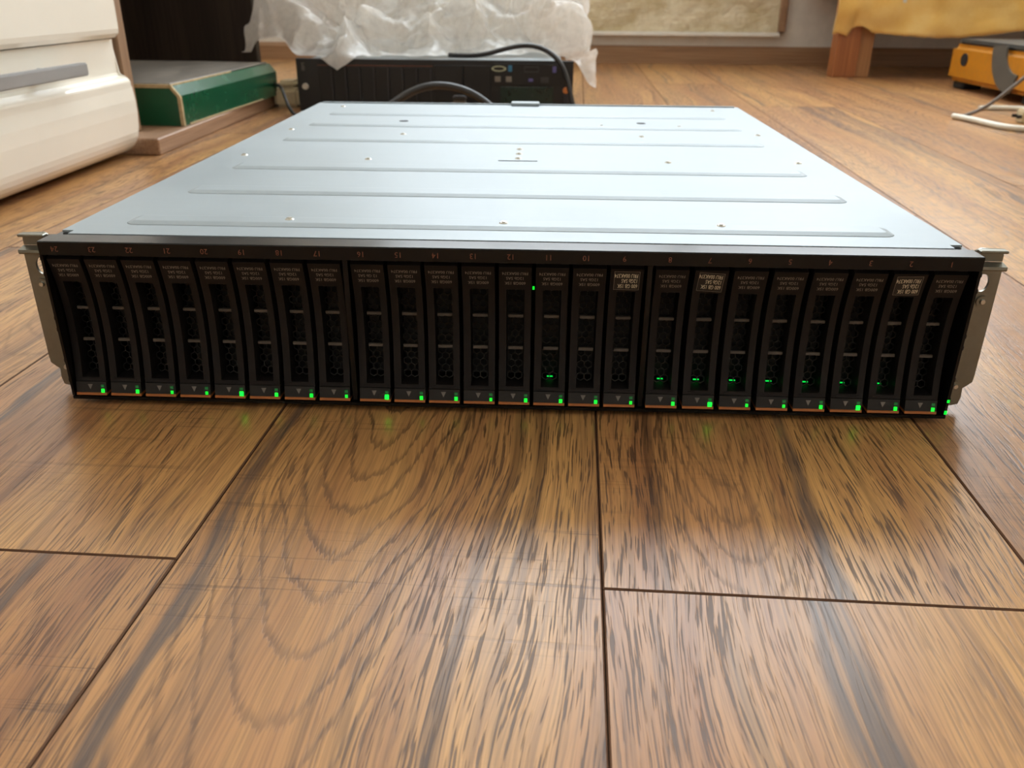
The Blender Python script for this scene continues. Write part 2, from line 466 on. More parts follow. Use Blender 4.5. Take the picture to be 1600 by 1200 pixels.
def wall_with_hole(name, axis, a0, a1, z1, h0, h1, hz0, hz1, pos, th):
    bm = bmesh.new()
    def bb(u0, u1, q0, q1):
        if axis == 'X': box(bm, u0, u1, pos, pos+th, q0, q1)
        else: box(bm, pos, pos+th, u0, u1, q0, q1)
    bb(a0, h0, -0.05, z1); bb(h1, a1, -0.05, z1); bb(h0, h1, -0.05, hz0); bb(h0, h1, hz1, z1)
    return struct(name, bm, 'wall')
wall_with_hole('wall_back', 'X', RX0-0.2, RX1+0.2, RH, WX0, WX1, WZ0, WZ1, RY1, 0.2)
struct('wall_right', bxm(RX1, RX1+0.2, RY0, RY1, -0.05, RH), 'wall')
struct('wall_left', bxm(RX0-0.2, RX0, RY0, RY1, -0.05, RH), 'wall')
struct('wall_front', bxm(RX0-0.2, RX1+0.2, RY0-0.2, RY0, -0.05, RH), 'wall')
struct('ceiling', bxm(RX0-0.2, RX1+0.2, RY0-0.2, RY1+0.2, RH, RH+0.1), 'ceiling')
def window(name, axis, u0, u1, z0, z1, pos):
    w = empty(name); w['kind'] = 'structure'
    f = 0.05
    def part(nm, a, b_, c_, d_):
        bm = bxm(a, b_, pos+0.04, pos+0.09, c_, d_, 0.004) if axis == 'X' else bxm(pos+0.04, pos+0.09, a, b_, c_, d_, 0.004)
        obj(nm, bm, 'window_white', w)
    part('window_frame', u0, u0+f, z0, z1); part('window_frame', u1-f, u1, z0, z1)
    part('window_frame', u0+f, u1-f, z0, z0+f); part('window_frame', u0+f, u1-f, z1-f, z1)
    mu = (u0+u1)/2; part('mullion', mu-0.03, mu+0.03, z0+f, z1-f)
    bm = bxm(u0-0.03, u1+0.03, pos-0.10, pos+0.0, z0-0.03, z0, 0.004) if axis == 'X' else bxm(pos-0.10, pos, u0-0.03, u1+0.03, z0-0.03, z0, 0.004)
    obj('window_sill', bm, 'window_white', w)
window('window_1', 'X', WX0, WX1, WZ0, WZ1, RY1)

# baseboard along the back wall
bm = bmesh.new()
prism(bm, [(RY1, 0.0), (RY1, 0.050), (RY1-0.010, 0.050), (RY1-0.016, 0.040), (RY1-0.016, 0.0)], 0, RX0, RX1)
struct('baseboard_back', bm, 'baseboard_wood')
# rough beige panel on the wall under the window
pn = empty('wall_panel', (0.2, RY1-0.03, 0.078))
tag(pn, 'rough beige textured panel on the back wall above the baseboard', 'panel')
bm = bmesh.new()
NX, NZ = 90, 60
x0p, x1p, hp = -0.55, 0.50, 0.62
vv = [[bm.verts.new((x0p + (x1p-x0p)*i/NX, 0.006 - 0.006*noise.fractal(Vector((i*0.13, k*0.13, 2)), 0.8, 2.0, 4), 0.012 + hp*k/NZ)) for i in range(NX+1)] for k in range(NZ+1)]
for k in range(NZ):
    for i in range(NX): bm.faces.new([vv[k][i], vv[k][i+1], vv[k+1][i+1], vv[k+1][i]])
box(bm, x0p, x1p, 0.012, 0.030, 0.012, 0.012+hp)
obj('panel_face', bm, 'rough_panel', pn)
obj('bottom_lip', bxm(x0p-0.006, x1p+0.006, -0.006, 0.030, 0.0, 0.011, 0.002), 'wall', pn)
obj('side_edge', bxm(x1p+0.001, x1p+0.024, 0.004, 0.030, 0.012, 0.012+hp, 0.003), 'board_wood', pn)

# ------------------------------------------------------------------ cabinet on the left
CB = empty('storage_cabinet', (-0.52, 0.70, 0))
tag(CB, 'low wooden cabinet with cream gloss drawer fronts and an open dark niche', 'cabinet')
def cb(name, bm, m, parent=CB):
    if parent is CB: bm.transform(Matrix.Translation((0.52, -0.70, 0)))
    else: bm.transform(Matrix.Translation((0.52, -0.70, 0)))
    return obj(name, bm, m, parent)
# lower drawer front: rolled under at the bottom, finger recess at the top
prof = []
for i in range(9):                               # bottom roll
    a = math.radians(-90 + 90*i/8)
    prof.append((-0.526 + 0.030*math.cos(a), 0.038 + 0.033*math.sin(a)))
prof += [(-0.4945, 0.055), (-0.4945, 0.070), (-0.496, 0.084)]
for i in range(5):
    a = math.radians(10 + 70*i/4)
    prof.append((-0.503 + 0.007*math.cos(a), 0.090 + 0.007*math.sin(a)))
prof += [(-0.509, 0.0985), (-0.5105, 0.102), (-0.5105, 0.1405), (-0.545, 0.1405), (-0.545, 0.005)]
bm = bmesh.new(); prism(bm, prof, 1, -0.12, 0.705)
bmesh.ops.bevel(bm, geom=[e for e in bm.edges if all(abs(v.co.y-0.705) < 1e-5 for v in e.verts)], offset=0.002, segments=2, affect='EDGES')
dr1 = cb('drawer_front', bm, 'cream_gloss')
bm = bmesh.new()
prism(bm, [(-0.545, 0.142), (-0.506, 0.142), (-0.5005, 0.147), (-0.4995, 0.152), (-0.4985, 0.40), (-0.502, 0.405), (-0.545, 0.405)], 1, -0.12, 0.705)
bmesh.ops.bevel(bm, geom=[e for e in bm.edges if all(abs(v.co.y-0.705) < 1e-5 for v in e.verts)], offset=0.002, segments=2, affect='EDGES')
dr2 = cb('drawer_front', bm, 'cream_gloss')
bm = bxm(-0.493, -0.484, 0.20, 0.583, 0.109, 0.1225, 0.0012, 2)
h1 = cb('handle', bm, 'satin_metal', dr1)
for yy in (0.27, 0.53):
    bm = bmesh.new(); cyl(bm, (-0.501, yy, 0.1165), 0.004, 0.020, 'X', 12)
    cb('handle_post', bm, 'satin_metal', dr1)
cb('carcass', bxm(-0.95, -0.5455, -0.12, 0.752, 0.0215, 0.43), 'niche_wood')
cb('side_panel', bxm(-0.95, -0.527, 0.7535, 0.778, 0.0215, 0.43, 0.001), 'cabinet_wood')
cb('base_board', bxm(-0.95, -0.4775, 0.7125, 1.43, 0.0, 0.021, 0.0015), 'board_wood')
cb('back_panel', bxm(-0.95, -0.935, 0.779, 1.43, 0.0215, 0.43), 'niche_wood')
cb('end_panel', bxm(-0.934, -0.560, 1.406, 1.43, 0.0215, 0.43, 0.001), 'niche_wood')
cb('top_board', bxm(-0.95, -0.522, -0.12, 1.43, 0.431, 0.452, 0.001), 'cabinet_wood')

# green box lying in the niche
GB = empty('green_box', (-0.485, 0.82, 0.0215), math.radians(-2.5))
tag(GB, 'glossy dark green cardboard box with worn edges lying in the open niche', 'box')
gx, gy, gz = -0.30, 0.40, 0.056
bm = bmesh.new()
prism(bm, [(gx, 0), (-0.001, 0), (-0.001, gz-0.016), (-0.012, gz-0.003), (gx, gz-0.003)], 1, 0.001, gy)
obj('box_body', bm, 'box_green', GB)
obj('box_top', bxm(gx, -0.014, 0.004, gy-0.006, gz-0.0028, gz, 0.001), 'box_top', GB)
bm = bmesh.new()                                  # scuffed corner and rims
box(bm, -0.0045, 0.0003, 0.0, 0.0045, 0.0, gz-0.017)
prism(bm, [(-0.0048, gz-0.017), (0.0003, gz-0.017), (-0.0115, gz-0.0022), (-0.0165, gz-0.0022)], 1, 0.0, 0.004)
box(bm, gx, -0.013, 0.0, 0.0035, gz-0.0058, gz-0.001)
box(bm, -0.0145, -0.0115, 0.0, gy*0.55, gz-0.003, gz-0.001)
box(bm, -0.003, 0.0002, 0.02, gy*0.8, 0.0, 0.0018)
obj('worn_edge', bm, 'box_worn', GB)

# ------------------------------------------------------------------ storage enclosure
EN = empty('storage_enclosure', (0, 0, 0))
tag(EN, 'pale steel rack storage enclosure lying upside down on the wood floor', 'enclosure')
G = 0.003; ZT = 0.087; W2 = 0.2222; D = 0.553; LY = 0.0148
# sheet-metal chassis: sides, bottom and rear
obj('chassis_side', bxm(-W2, -W2+0.0015, 0.022, D, G, ZT-0.0014), 'ear_metal', EN)
obj('chassis_side', bxm(W2-0.0015, W2, 0.022, D, G, ZT-0.0014), 'ear_metal', EN)
obj('chassis_base', bxm(-W2+0.0016, W2-0.0016, 0.022, D, G, G+0.0015), 'ear_metal', EN)
obj('chassis_rear', bxm(-W2+0.0016, W2-0.0016, D-0.0016, D, G+0.0016, ZT-0.0014), 'ear_metal', EN)
obj('backplane', bxm(-W2+0.002, W2-0.002, 0.060, 0.063, G+0.002, ZT-0.002), 'inside_black', EN)
for fx in (-0.18, 0.18):
    for fy in (0.06, 0.50):
        bm = bmesh.new(); cyl(bm, (fx, fy, G/2), 0.008, G, 'Z', 16); obj('foot', bm, 'bezel_black', EN)
# cover sheet with turned-down corner notches at the front
bm = bmesh.new()
prism(bm, [(-W2, LY+0.006), (-W2+0.006, LY+0.006), (-W2+0.006, LY), (W2-0.006, LY), (W2-0.006, LY+0.006), (W2, LY+0.006), (W2, D), (-W2, D)], 2, ZT-0.0012, ZT)
cover = obj('cover_sheet', bm, 'lid', EN)
def rib(x0, x1, y0, y1, h=0.0015, s=0.0050):
    """embossed stiffening rib with sloped flanks and rounded ends"""
    bm = bmesh.new()
    def loop(g, z):
        pts = []
        r = max(0.0008, 0.006 - g)
        for (cx_, cy_, a0) in ((x1-g-r, y0+g+r, -90), (x1-g-r, y1-g-r, 0), (x0+g+r, y1-g-r, 90), (x0+g+r, y0+g+r, 180)):
            for i in range(5):
                a = math.radians(a0 + 22.5*i); pts.append(bm.verts.new((cx_+r*math.cos(a), cy_+r*math.sin(a), z)))
        return pts
    L = [loop(0, ZT+0.00005), loop(s*0.08, ZT+h*0.2), loop(s*0.8, ZT+h*0.92), loop(s, ZT+h)]
    for A, B in zip(L, L[1:]):
        n = len(A)
        for i in range(n): bm.faces.new([A[i], A[(i+1) % n], B[(i+1) % n], B[i]])
    bm.faces.new(L[-1])
    return mesh_of(bm, 'rib')
RIBS = [(-0.197, 0.196, 0.033, 0.053), (-0.194, 0.196, 0.107, 0.128), (-0.193, 0.194, 0.183, 0.205),
        (-0.192, 0.193, 0.300, 0.320), (-0.192, 0.193, 0.383, 0.401), (-0.191, 0.1925, 0.456, 0.476)]
for r_ in RIBS: obj('rib', rib(*r_), 'lid', cover)
# rivets, dimples and holes in the cover
bm = bmesh.new(); cyl(bm, (0, 0, 0.0004), 0.0026, 0.0008, 'Z', 16, 0.0018); cyl(bm, (0, 0, 0.0009), 0.0011, 0.0006, 'Z', 12); screw_me = mesh_of(bm, 'screw')
for (sx, sy, sz) in [(-0.1134, 0.0439, ZT+0.0013), (-0.0016, 0.0432, ZT+0.0013), (0.1103, 0.0448, ZT+0.0013),
                 (-0.1073, 0.2251, ZT), (0.107, 0.228, ZT), (-0.2, 0.235, ZT), (0.2, 0.232, ZT), (-0.2, 0.36, ZT), (0.2, 0.36, ZT), (0.0, 0.255, ZT), (0.0, 0.236, ZT), (0.0, 0.275, ZT), (0.1, 0.345, ZT), (-0.1, 0.342, ZT), (0.07, 0.404, ZT), (0.14, 0.404, ZT), (-0.19, 0.52, ZT), (0.19, 0.52, ZT)]:
    obj('screw', screw_me, 'screw_metal', cover, (sx, sy, sz))
bm = bmesh.new(); cyl(bm, (0, 0, 0.0002), 0.0042, 0.0003, 'Z', 20); hole_me = mesh_of(bm, 'vent_hole')
for (sx, sy) in [(-0.1115, 0.420), (0.1076, 0.424)]: obj('vent_hole', hole_me, 'inside_black', cover, (sx, sy, ZT))
obj('catch_plate', bxm(-0.014, 0.014, 0.226, 0.229, ZT, ZT+0.0005, 0.0002), 'lid', cover)
obj('rear_tab', bxm(-0.017, 0.013, D-0.012, D+0.004, ZT+0.0001, ZT+0.0032, 0.0008), 'lid', cover)
obj('rear_lip', bxm(-W2+0.004, W2-0.004, D-0.0035, D-0.0005, ZT+0.0001, ZT+0.0012, 0.0004), 'lid', cover)

# front bezel
BZ = empty('front_bezel'); BZ.parent = EN
B2 = 0.2238
bm = bmesh.new()
prism(bm, [(0.0, ZT-0.0006), (0.0005, ZT-0.0001), (LY-0.0018, ZT-0.0001), (LY-0.0018, ZT-0.0024), (LY-0.0003, ZT-0.0024), (LY-0.0003, ZT-0.0014), (0.030, ZT-0.0014), (0.030, 0.0822), (0.004, 0.0800), (0.0, 0.0802)], 0, -B2, B2)
tb = obj('top_bar', bm, 'bezel_black', BZ)
bm = bmesh.new()
prism(bm, [(0.0, G), (0.0, G+0.0016), (0.030, G+0.0019), (0.030, G)], 0, -B2, B2)
obj('bottom_bar', bm, 'bezel_black', BZ)
for s in (-1, 1):
    bm = bmesh.new(); a, b_ = sorted((s*B2, s*(B2-0.0013)))
    box(bm, a, b_, 0.0, 0.055, G+0.002, 0.0801)
    obj('side_cheek', bm, 'bezel_black', BZ)
    bm = bmesh.new()
    for zz in (0.078, 0.070, 0.047, 0.041, 0.024, 0.013):
        a, b_ = sorted((s*(B2-0.0004), s*(B2+0.0012))); box(bm, a, b_, 0.001, 0.006, zz-0.0012, zz+0.0012, 0.0004)
    obj('latch_nub', bm, 'bezel_black', BZ)
# LED x of each slot measured on the front; LED sits near the carrier's right edge
groups = [(24, -0.2079, -0.0805), (16, -0.0596, 0.0654), (8, 0.0868, 0.2172)]
SLOT = {}
for n0, xa, xb in groups:
    for i in range(8): SLOT[n0-i] = xa + (xb-xa)*i/7 - 0.0060     # carrier centre
for xd in ((SLOT[17]+SLOT[16])/2, (SLOT[9]+SLOT[8])/2):
    obj('divider', bxm(xd-0.0013, xd+0.0013, 0.0015, 0.055, G+0.002, 0.0799, 0.0003), 'bezel_black', BZ)
def flip_text(me, cx, yf, cz):
    """print reads upside down on a front face: rotate half a turn; yf is a number or a profile"""
    for v in me.vertices:
        x, z = cx - v.co.x, cz - v.co.y
        v.co = (x, (yf(z) if callable(yf) else yf), z)
for n_, xc in SLOT.items():
    me = text_mesh('slot_number', str(n_), 0.0038)
    flip_text(me, xc - 0.002, -0.00012, 0.0834)
    obj('slot_number', me, 'print_amber', tb)
obj('status_light', bxm(-0.0006, 0.0006, -0.0003, 0.0002, -0.0009, 0.0009), 'led_mid', BZ, (B2-0.0006, 0.0, 0.0065))
obj('status_light', bxm(-0.0005, 0.0005, -0.0003, 0.0002, -0.0007, 0.0007), 'led_mid', BZ, (B2-0.0006, 0.0, 0.0128))
obj('status_light', bxm(-0.0005, 0.0005, -0.0003, 0.0002, -0.0008, 0.0008), 'led_low', BZ, ((SLOT[12]+SLOT[11])/2, 0.004, 0.0668))

# rack ears
def ear(s):
    e = empty('rack_ear'); e.parent = EN
    o = [(0.2225, 0.0135), (0.2242, 0.0135), (0.2242, 0.0040), (0.2330, 0.0030), (0.2366, 0.0040), (0.2374, 0.0080), (0.2370, 0.0130), (0.2390, 0.0145), (0.2412, 0.0165),
         (0.2415, 0.020), (0.2415, 0.0775), (0.2260, 0.0775), (0.2225, 0.074)]
    holes = [ring(0.2335, 0.0697, 0.0036, 24, 0.9, 1.25)]
    me = plate_mesh('ear_plate', [(s*x, z) for x, z in o], [[(s*x, z) for x, z in h] for h in holes], 0.0015)
    me.transform(Matrix.Rotation(math.pi/2, 4, 'X'))
    obj('ear_plate', me, 'ear_metal', e, (0, 0.0165, 0))
    bm = bmesh.new()
    a, b_ = sorted((s*0.2275, s*0.2415))
    prism(bm, [(0.0158, 0.0777), (0.0120, 0.0768), (0.0114, 0.0776), (0.0116, 0.0790), (0.0172, 0.0800), (0.0172, 0.0777)], 0, a, b_)
    obj('ear_flange', bm, 'ear_metal', e)
    me = plate_mesh('ear_tab', [(s*x, z) for x, z in [(0.2280, 0.0802), (0.2412, 0.0802), (0.2412, 0.0835), (0.2405, 0.0850), (0.2412, 0.0862), (0.2300, 0.0866), (0.2272, 0.0850), (0.2290, 0.0835)]], [], 0.0015)
    me.transform(Matrix.Rotation(math.pi/2, 4, 'X'))
    obj('ear_tab', me, 'ear_metal', e, (0, 0.0178, 0))
    a, b_ = sorted((s*0.2278, s*0.2410))
    obj('ear_lip', bxm(a, b_, 0.0125, 0.0168, 0.0852, 0.0866, 0.0004), 'ear_metal', e)
    for (ux, uz) in ((0.2352, 0.0605), (0.2325, 0.0145)):
        bm = bmesh.new(); cyl(bm, (s*ux, 0.0152, uz), 0.0028, 0.0012, 'Y', 18)
        w_ = obj('washer', bm, 'ear_metal', e)
        bm = bmesh.new(); cyl(bm, (s*ux, 0.0142, uz), 0.0016, 0.0014, 'Y', 14, 0.0011)
        obj('screw', bm, 'screw_metal', e)
ear(-1); ear(1)

# ------------------------------------------------------------------ 24 drive carriers
CW = 0.0158; CZ0, CZ1 = 0.0052, 0.0790; OZ0, OZ1 = 0.0142, 0.0655
SAG = 0.0056
def face_y(z):
    t = (z-CZ0)/(CZ1-CZ0)
    t = min(1.02, max(-0.02, t))
    return 0.0010 + SAG*4*t*(1-t)*(1+0.35*(t-0.5))
def curved(bm, x0, x1, z0, z1, dep, nz=8, off=0.0, back=None):
    F = []
    for i in range(nz+1):
        z = z0 + (z1-z0)*i/nz; y = face_y(z)+off; yb = back if back is not None else y+dep
        F.append([bm.verts.new((x0, y, z)), bm.verts.new((x1, y, z)), bm.verts.new((x1, yb, z)), bm.verts.new((x0, yb, z))])
    for a, c in zip(F, F[1:]):
        for i in range(4): bm.faces.new([a[i], a[(i+1) % 4], c[(i+1) % 4], c[i]])
    bm.faces.new(F[0]); bm.faces.new(list(reversed(F[-1])))
h = CW/2
def build_carrier_meshes():
    M = {}
    bm = bmesh.new()
    curved(bm, -h, -h+0.0036, OZ0, OZ1, 0.004, 12, 0, 0.020)
    curved(bm, h-0.0032, h, OZ0, OZ1, 0.004, 12, 0, 0.020)
    curved(bm, -h, h, OZ1, CZ1-0.0012, 0.004, 5, 0, 0.020)
    # bevelled top edge with the little latch notch
    y = face_y(CZ1-0.0012)
    prism(bm, [(y, CZ1-0.0012), (y+0.0022, CZ1), (0.020, CZ1), (0.020, CZ1-0.0012)], 0, -h, h)
    prism(bm, [(y+0.0022, CZ1), (y+0.0026, CZ1+0.0006), (0.016, CZ1+0.0006), (0.016, CZ1)], 0, -0.0035, 0.0040)
    # thin raised sill under the opening
    curved(bm, -h, h, 0.0122, OZ0, 0.004, 2, 0, 0.020)
    curved(bm, -h+0.0022, h-0.0020, 0.0128, 0.0138, 0.001, 1, -0.0003)
    M['carrier_frame'] = (mesh_of(bm, 'carrier_frame'), 'carrier_black')
    bm = bmesh.new(); curved(bm, -h, h, 0.0064, 0.0119, 0.004, 2, -0.0002, 0.020)
    M['status_panel'] = (mesh_of(bm, 'status_panel'), 'carrier_base')
    bm = bmesh.new(); curved(bm, -h, h, CZ0-0.0001, 0.0063, 0.004, 1, -0.0004, 0.020)
    M['release_strip'] = (mesh_of(bm, 'release_strip'), 'amber_strip')
    bm = bmesh.new()
    yy = face_y(0.0095)-0.0003
    for (za, zb) in ((0.0080, 0.0107),):
        a = [bm.verts.new((-0.0018, face_y(zb)-0.00035, zb)), bm.verts.new((0.0008, face_y(zb)-0.00035, zb)), bm.verts.new((-0.0005, face_y(za)-0.00035, za))]
        bm.faces.new(a)
    M['arrow_mark'] = (mesh_of(bm, 'arrow_mark'), 'mark_grey')
    for i, zc in enumerate((0.0497, 0.0327)):
        bm = bmesh.new(); curved(bm, -0.0034, 0.0040, zc-0.0007, zc+0.0007, 0.0012, 1, 0.0040)
        M['crossbar%d' % i] = (mesh_of(bm, 'crossbar'), 'crossbar_grey')
    # honeycomb vent set back in the opening
    bm = bmesh.new()
    R = 0.0021; segs = set()
    xl, xr = -h+0.0036, h-0.0032
    for row in range(-1, 18):
        for c in range(-3, 4):
            cx_ = c*R*math.sqrt(3) + (R*math.sqrt(3)/2 if row % 2 else 0); cz_ = OZ0 + row*R*1.5
            pts = [(round(cx_+R*math.cos(math.radians(60*k+30)), 6), round(cz_+R*math.sin(math.radians(60*k+30)), 6)) for k in range(6)]
            for k in range(6):
                a, c2 = pts[k], pts[(k+1) % 6]
                a5, c5 = (round(a[0]*2e4), round(a[1]*2e4)), (round(c2[0]*2e4), round(c2[1]*2e4))
                segs.add(tuple(sorted((a5, c5))))
    for a, c2 in segs:
        p = Vector((a[0]/2e4, a[1]/2e4)); q = Vector((c2[0]/2e4, c2[1]/2e4))
        if min(p.x, q.x) < xl or max(p.x, q.x) > xr or min(p.y, q.y) < OZ0 or max(p.y, q.y) > OZ1: continue
        d = (q-p).normalized(); nrm = Vector((-d.y, d.x))*0.00022
        def Y(v): return face_y(v.y)+0.0068
        ring4 = [p+nrm, q+nrm, q-nrm, p-nrm]
        A = [bm.verts.new((v.x, Y(v), v.y)) for v in ring4]; B = [bm.verts.new((v.x, Y(v)+0.0008, v.y)) for v in ring4]
        bm.faces.new(A)
        for k in range(4): bm.faces.new([A[k], B[k], B[(k+1) % 4], A[(k+1) % 4]])
    M['vent_grille'] = (mesh_of(bm, 'vent_grille'), 'grille_steel')
    M['drive_body'] = (mesh_of(bxm(-h+0.0006, h-0.0006, 0.0202, 0.058, 0.0070, 0.0780), 'drive_body'), 'inside_black')
    return M
CM = build_carrier_meshes()
LX = 0.0060
def quad_led(z0, z1, w):
    bm = bmesh.new(); curved(bm, LX-w, LX+w, z0, z1, 0.0010, 1, -0.0005); return mesh_of(bm, 'status_light')
led_lo = {'led_bright': quad_led(0.0064, 0.0085, 0.00095), 'led_mid': quad_led(0.0065, 0.0083, 0.00078), 'led_low': quad_led(0.0066, 0.0082, 0.0007)}
led_hi = quad_led(0.0092, 0.0105, 0.0008)
bm = bmesh.new(); box(bm, -0.0012, 0.0018, 0.0138, 0.0146, 0.0152, 0.0156); glint_me = mesh_of(bm, 'ledge_glint')  # glowing sliver standing in for LED light glinting off the inner ledge
BRIGHT = {16, 7, 3, 20}; LOW = {21, 22, 17, 13, 9, 6, 5}
GLINT = {8, 7, 6, 5, 4, 3, 2, 11}
STICK = {9, 7, 2}
def text_part(lines, size, gap, m, parent, cx, ztop, yoff, left=False, tilt=0.0, xs=1.0):
    """lines printed upside down: the first line is the lowest"""
    me_all = bmesh.new()
    for i, s in enumerate(lines):
        me = text_mesh('print', s, size, 'LEFT' if left else 'CENTER')
        for v in me.vertices: v.co.x *= xs
        for v in me.vertices: v.co.y -= (i-1)*gap
        me_all.from_mesh(me); bpy.data.meshes.remove(me)
    me = bpy.data.meshes.new('print'); me_all.to_mesh(me); me_all.free()
    if tilt: me.transform(Matrix.Rotation(tilt, 4, 'Z'))
    flip_text(me, cx, lambda z: face_y(z)-yoff, ztop)
    return me
std_print = text_part(['600GB 15K', '12Gb SAS', 'FRU 00AK374'], 0.00215, 0.00265, None, None, 0.0, 0.0718, 0.00018)
std_print16 = text_part(['600GB 15K', '12 Gb SAS', 'FRU 00AK374'], 0.00215, 0.00265, None, None, 0.0, 0.0718, 0.00018)
def sticker(tilt, framed):
    bm = bmesh.new(); hw, hz = 0.0061, 0.0050
    c_, s_ = math.cos(tilt), math.sin(tilt)
    def P(x, z, o): 
        X, Z = x*c_-z*s_, 0.0716 + x*s_+z*c_
        return (X, face_y(Z)-o, Z)
    n = 4; V = [[bm.verts.new(P(sx*hw, -hz+2*hz*i/n, 0.00020)) for sx in (-1, 1)] for i in range(n+1)]
    for a, b_ in zip(V, V[1:]): bm.faces.new([a[0], a[1], b_[1], b_[0]])
    me = mesh_of(bm, 'sticker')
    fm = None
    if framed:
        bm = bmesh.new(); t = 0.00016
        for (xa, xb, za, zb) in ((-hw, hw, -hz, -hz+t), (-hw, hw, hz-t, hz), (-hw, -hw+t, -hz, hz), (hw-t, hw, -hz, hz)):
            n = 4; V = [[bm.verts.new(P(x_, za+(zb-za)*i/n, 0.00028)) for x_ in (xa, xb)] for i in range(n+1)]
            for a, b_ in zip(V, V[1:]): bm.faces.new([a[0], a[1], b_[1], b_[0]])
        fm = mesh_of(bm, 'sticker_border')
    return me, fm
for n_, xc in SLOT.items():
    C_ = empty('drive_carrier', (xc, 0, 0))
    for k, (me, m) in CM.items():
        nm = 'crossbar' if k.startswith('crossbar') else k
        obj(nm, me, m, C_)
    kind = 'led_bright' if n_ in BRIGHT else ('led_low' if n_ in LOW else 'led_mid')
    obj('status_light', led_lo[kind], kind, C_)
    o = obj('status_light', led_hi, 'led_off', C_)
    if n_ in GLINT: obj('ledge_glint', glint_me, 'glint_glow', C_)
    if n_ in STICK:
        tl = {9: 0.0, 7: math.radians(-3.0), 2: math.radians(1.5)}[n_]
        sm, fm = sticker(tl, True)
        st = obj('sticker', sm, 'sticker_black', C_)
        if fm: obj('sticker_border', fm, 'print_grey', st)
        l1 = '600 GB 15K'
        me = text_part([l1, '12Gb SAS', 'FRU 00AK374'], 0.0030, 0.0028, None, None, 0.0053, 0.0716, 0.00036, True, tl, 0.64)
        obj('sticker_print', me, 'print_white', st)
    blk, pos_ = divmod(24-n_, 8)
    ords = ['first', 'second', 'third', 'fourth', 'fifth', 'sixth', 'seventh', 'last']
    lab = 'black drive carrier, %s from left in the %s block, under slot number %d' % (ords[pos_] if pos_ < 7 else 'eighth', ['left', 'middle', 'right'][blk], n_)
    if n_ in STICK: lab = lab.replace('drive carrier,', 'stickered drive carrier,')
    else: obj('print', std_print16 if n_ == 16 else std_print, 'print_grey', C_)
    tag(C_, lab, 'drive', 'drive carriers in the storage enclosure')

# ------------------------------------------------------------------ server behind
SV = empty('rack_server', (-0.173, 1.155, 0))
tag(SV, 'black-fronted rack server on the floor behind, half covered by plastic film', 'server')
s0, s1, sh = -0.2400, 0.2400, 0.0885
def sv(name, m, x0, x1, y0, y1, z0, z1, bev=0.0, parent=SV): return obj(name, bxm(x0, x1, y0, y1, z0, z1, bev), m, parent)
body = sv('chassis', 'lid', -0.219, 0.219, 0.012, 0.70, 0.002, 0.0875)
face = sv('front_panel', 'server_black', s0, s1, 0.0, 0.0115, 0.002, sh, 0.001)
for i in range(8):                                   # slim drive fronts at the left
    x = -0.200 + i*0.0246
    d_ = sv('drive_front', 'server_slot', x, x+0.0235, -0.003, -0.0002, 0.012, 0.076, 0.0006)
    obj('drive_handle', bxm(x+0.0205, x+0.0230, -0.0045, -0.0032, 0.014, 0.074, 0.0004), 'server_edge', d_)
    obj('drive_latch', bxm(x+0.002, x+0.019, -0.0040, -0.0032, 0.013, 0.019, 0.0003), 'server_edge', d_)
obj('slot_trim', bxm(-0.2022, -0.0030, -0.0022, -0.0002, 0.0775, 0.0787), 'print_amber', SV)
sv('blank_cover', 'server_slot', 0.000, 0.049, -0.0028, -0.0002, 0.006, 0.080, 0.0008)
sv('blank_cover', 'server_slot', 0.051, 0.098, -0.0028, -0.0002, 0.006, 0.080, 0.0008)
sv('port_strip', 'server_slot', 0.102, 0.222, -0.0028, -0.0002, 0.048, 0.084, 0.0006)
gp = sv('media_door', 'server_green', 0.115, 0.206, -0.0035, -0.0002, 0.004, 0.046, 0.0008)
obj('door_latch', bxm(0.168, 0.171, -0.0045, -0.0036, 0.030, 0.034, 0.0003), 'server_edge', gp)
vp = plate_mesh('display_port', ring(0, 0, 0.0095, 20, 1.35, 0.5), [ring(0, 0, 0.0070, 20, 1.35, 0.42)], 0.0012)
vp.transform(Matrix.Rotation(math.pi/2, 4, 'X'))
obj('display_port', vp, 'port_beige', SV, (0.112, -0.0036, 0.0755))
sv('port_tab', 'port_blue', 0.128, 0.1345, -0.0045, -0.0029, 0.071, 0.081, 0.0004)
dp = plate_mesh('drive_slot', [(-0.013, -0.005), (0.013, -0.005), (0.013, 0.005), (-0.013, 0.005)], [[(-0.011, -0.003), (0.011, -0.003), (0.011, 0.003), (-0.011, 0.003)]], 0.0012)
dp.transform(Matrix.Rotation(math.pi/2, 4, 'X'))
obj('drive_slot', dp, 'server_edge', SV, (0.168, -0.0036, 0.0745))
sv('port_tab', 'port_violet', 0.204, 0.2105, -0.0045, -0.0029, 0.070, 0.080, 0.0004)
for xx in (0.105, 0.124): sv('usb_port', 'mark_grey', xx, xx+0.010, -0.0038, -0.0029, 0.054, 0.063, 0.0004)
sv('usb_port', 'port_violet', 0.163, 0.171, -0.0038, -0.0029, 0.055, 0.060, 0.0004)
sv('usb_port', 'server_edge', 0.184, 0.198, -0.0038, -0.0029, 0.053, 0.062, 0.0004)
bm = bmesh.new(); cyl(bm, (-0.226, -0.003, 0.043), 0.0055, 0.006, 'Y', 18, 0.0048); obj('thumb_screw', bm, 'thumb_white', SV)
bm = bmesh.new(); cyl(bm, (0.228, -0.003, 0.041), 0.0055, 0.006, 'Y', 18, 0.0048); obj('thumb_screw', bm, 'thumb_orange', SV)
sv('latch_block', 'server_edge', 0.223, 0.236, -0.005, -0.0002, 0.010, 0.034, 0.001)
me = text_mesh('logo', 'IBM', 0.0085); me.transform(Matrix.Rotation(math.pi/2, 4, 'Z')); me.transform(Matrix.Rotation(math.pi/2, 4, 'X'))
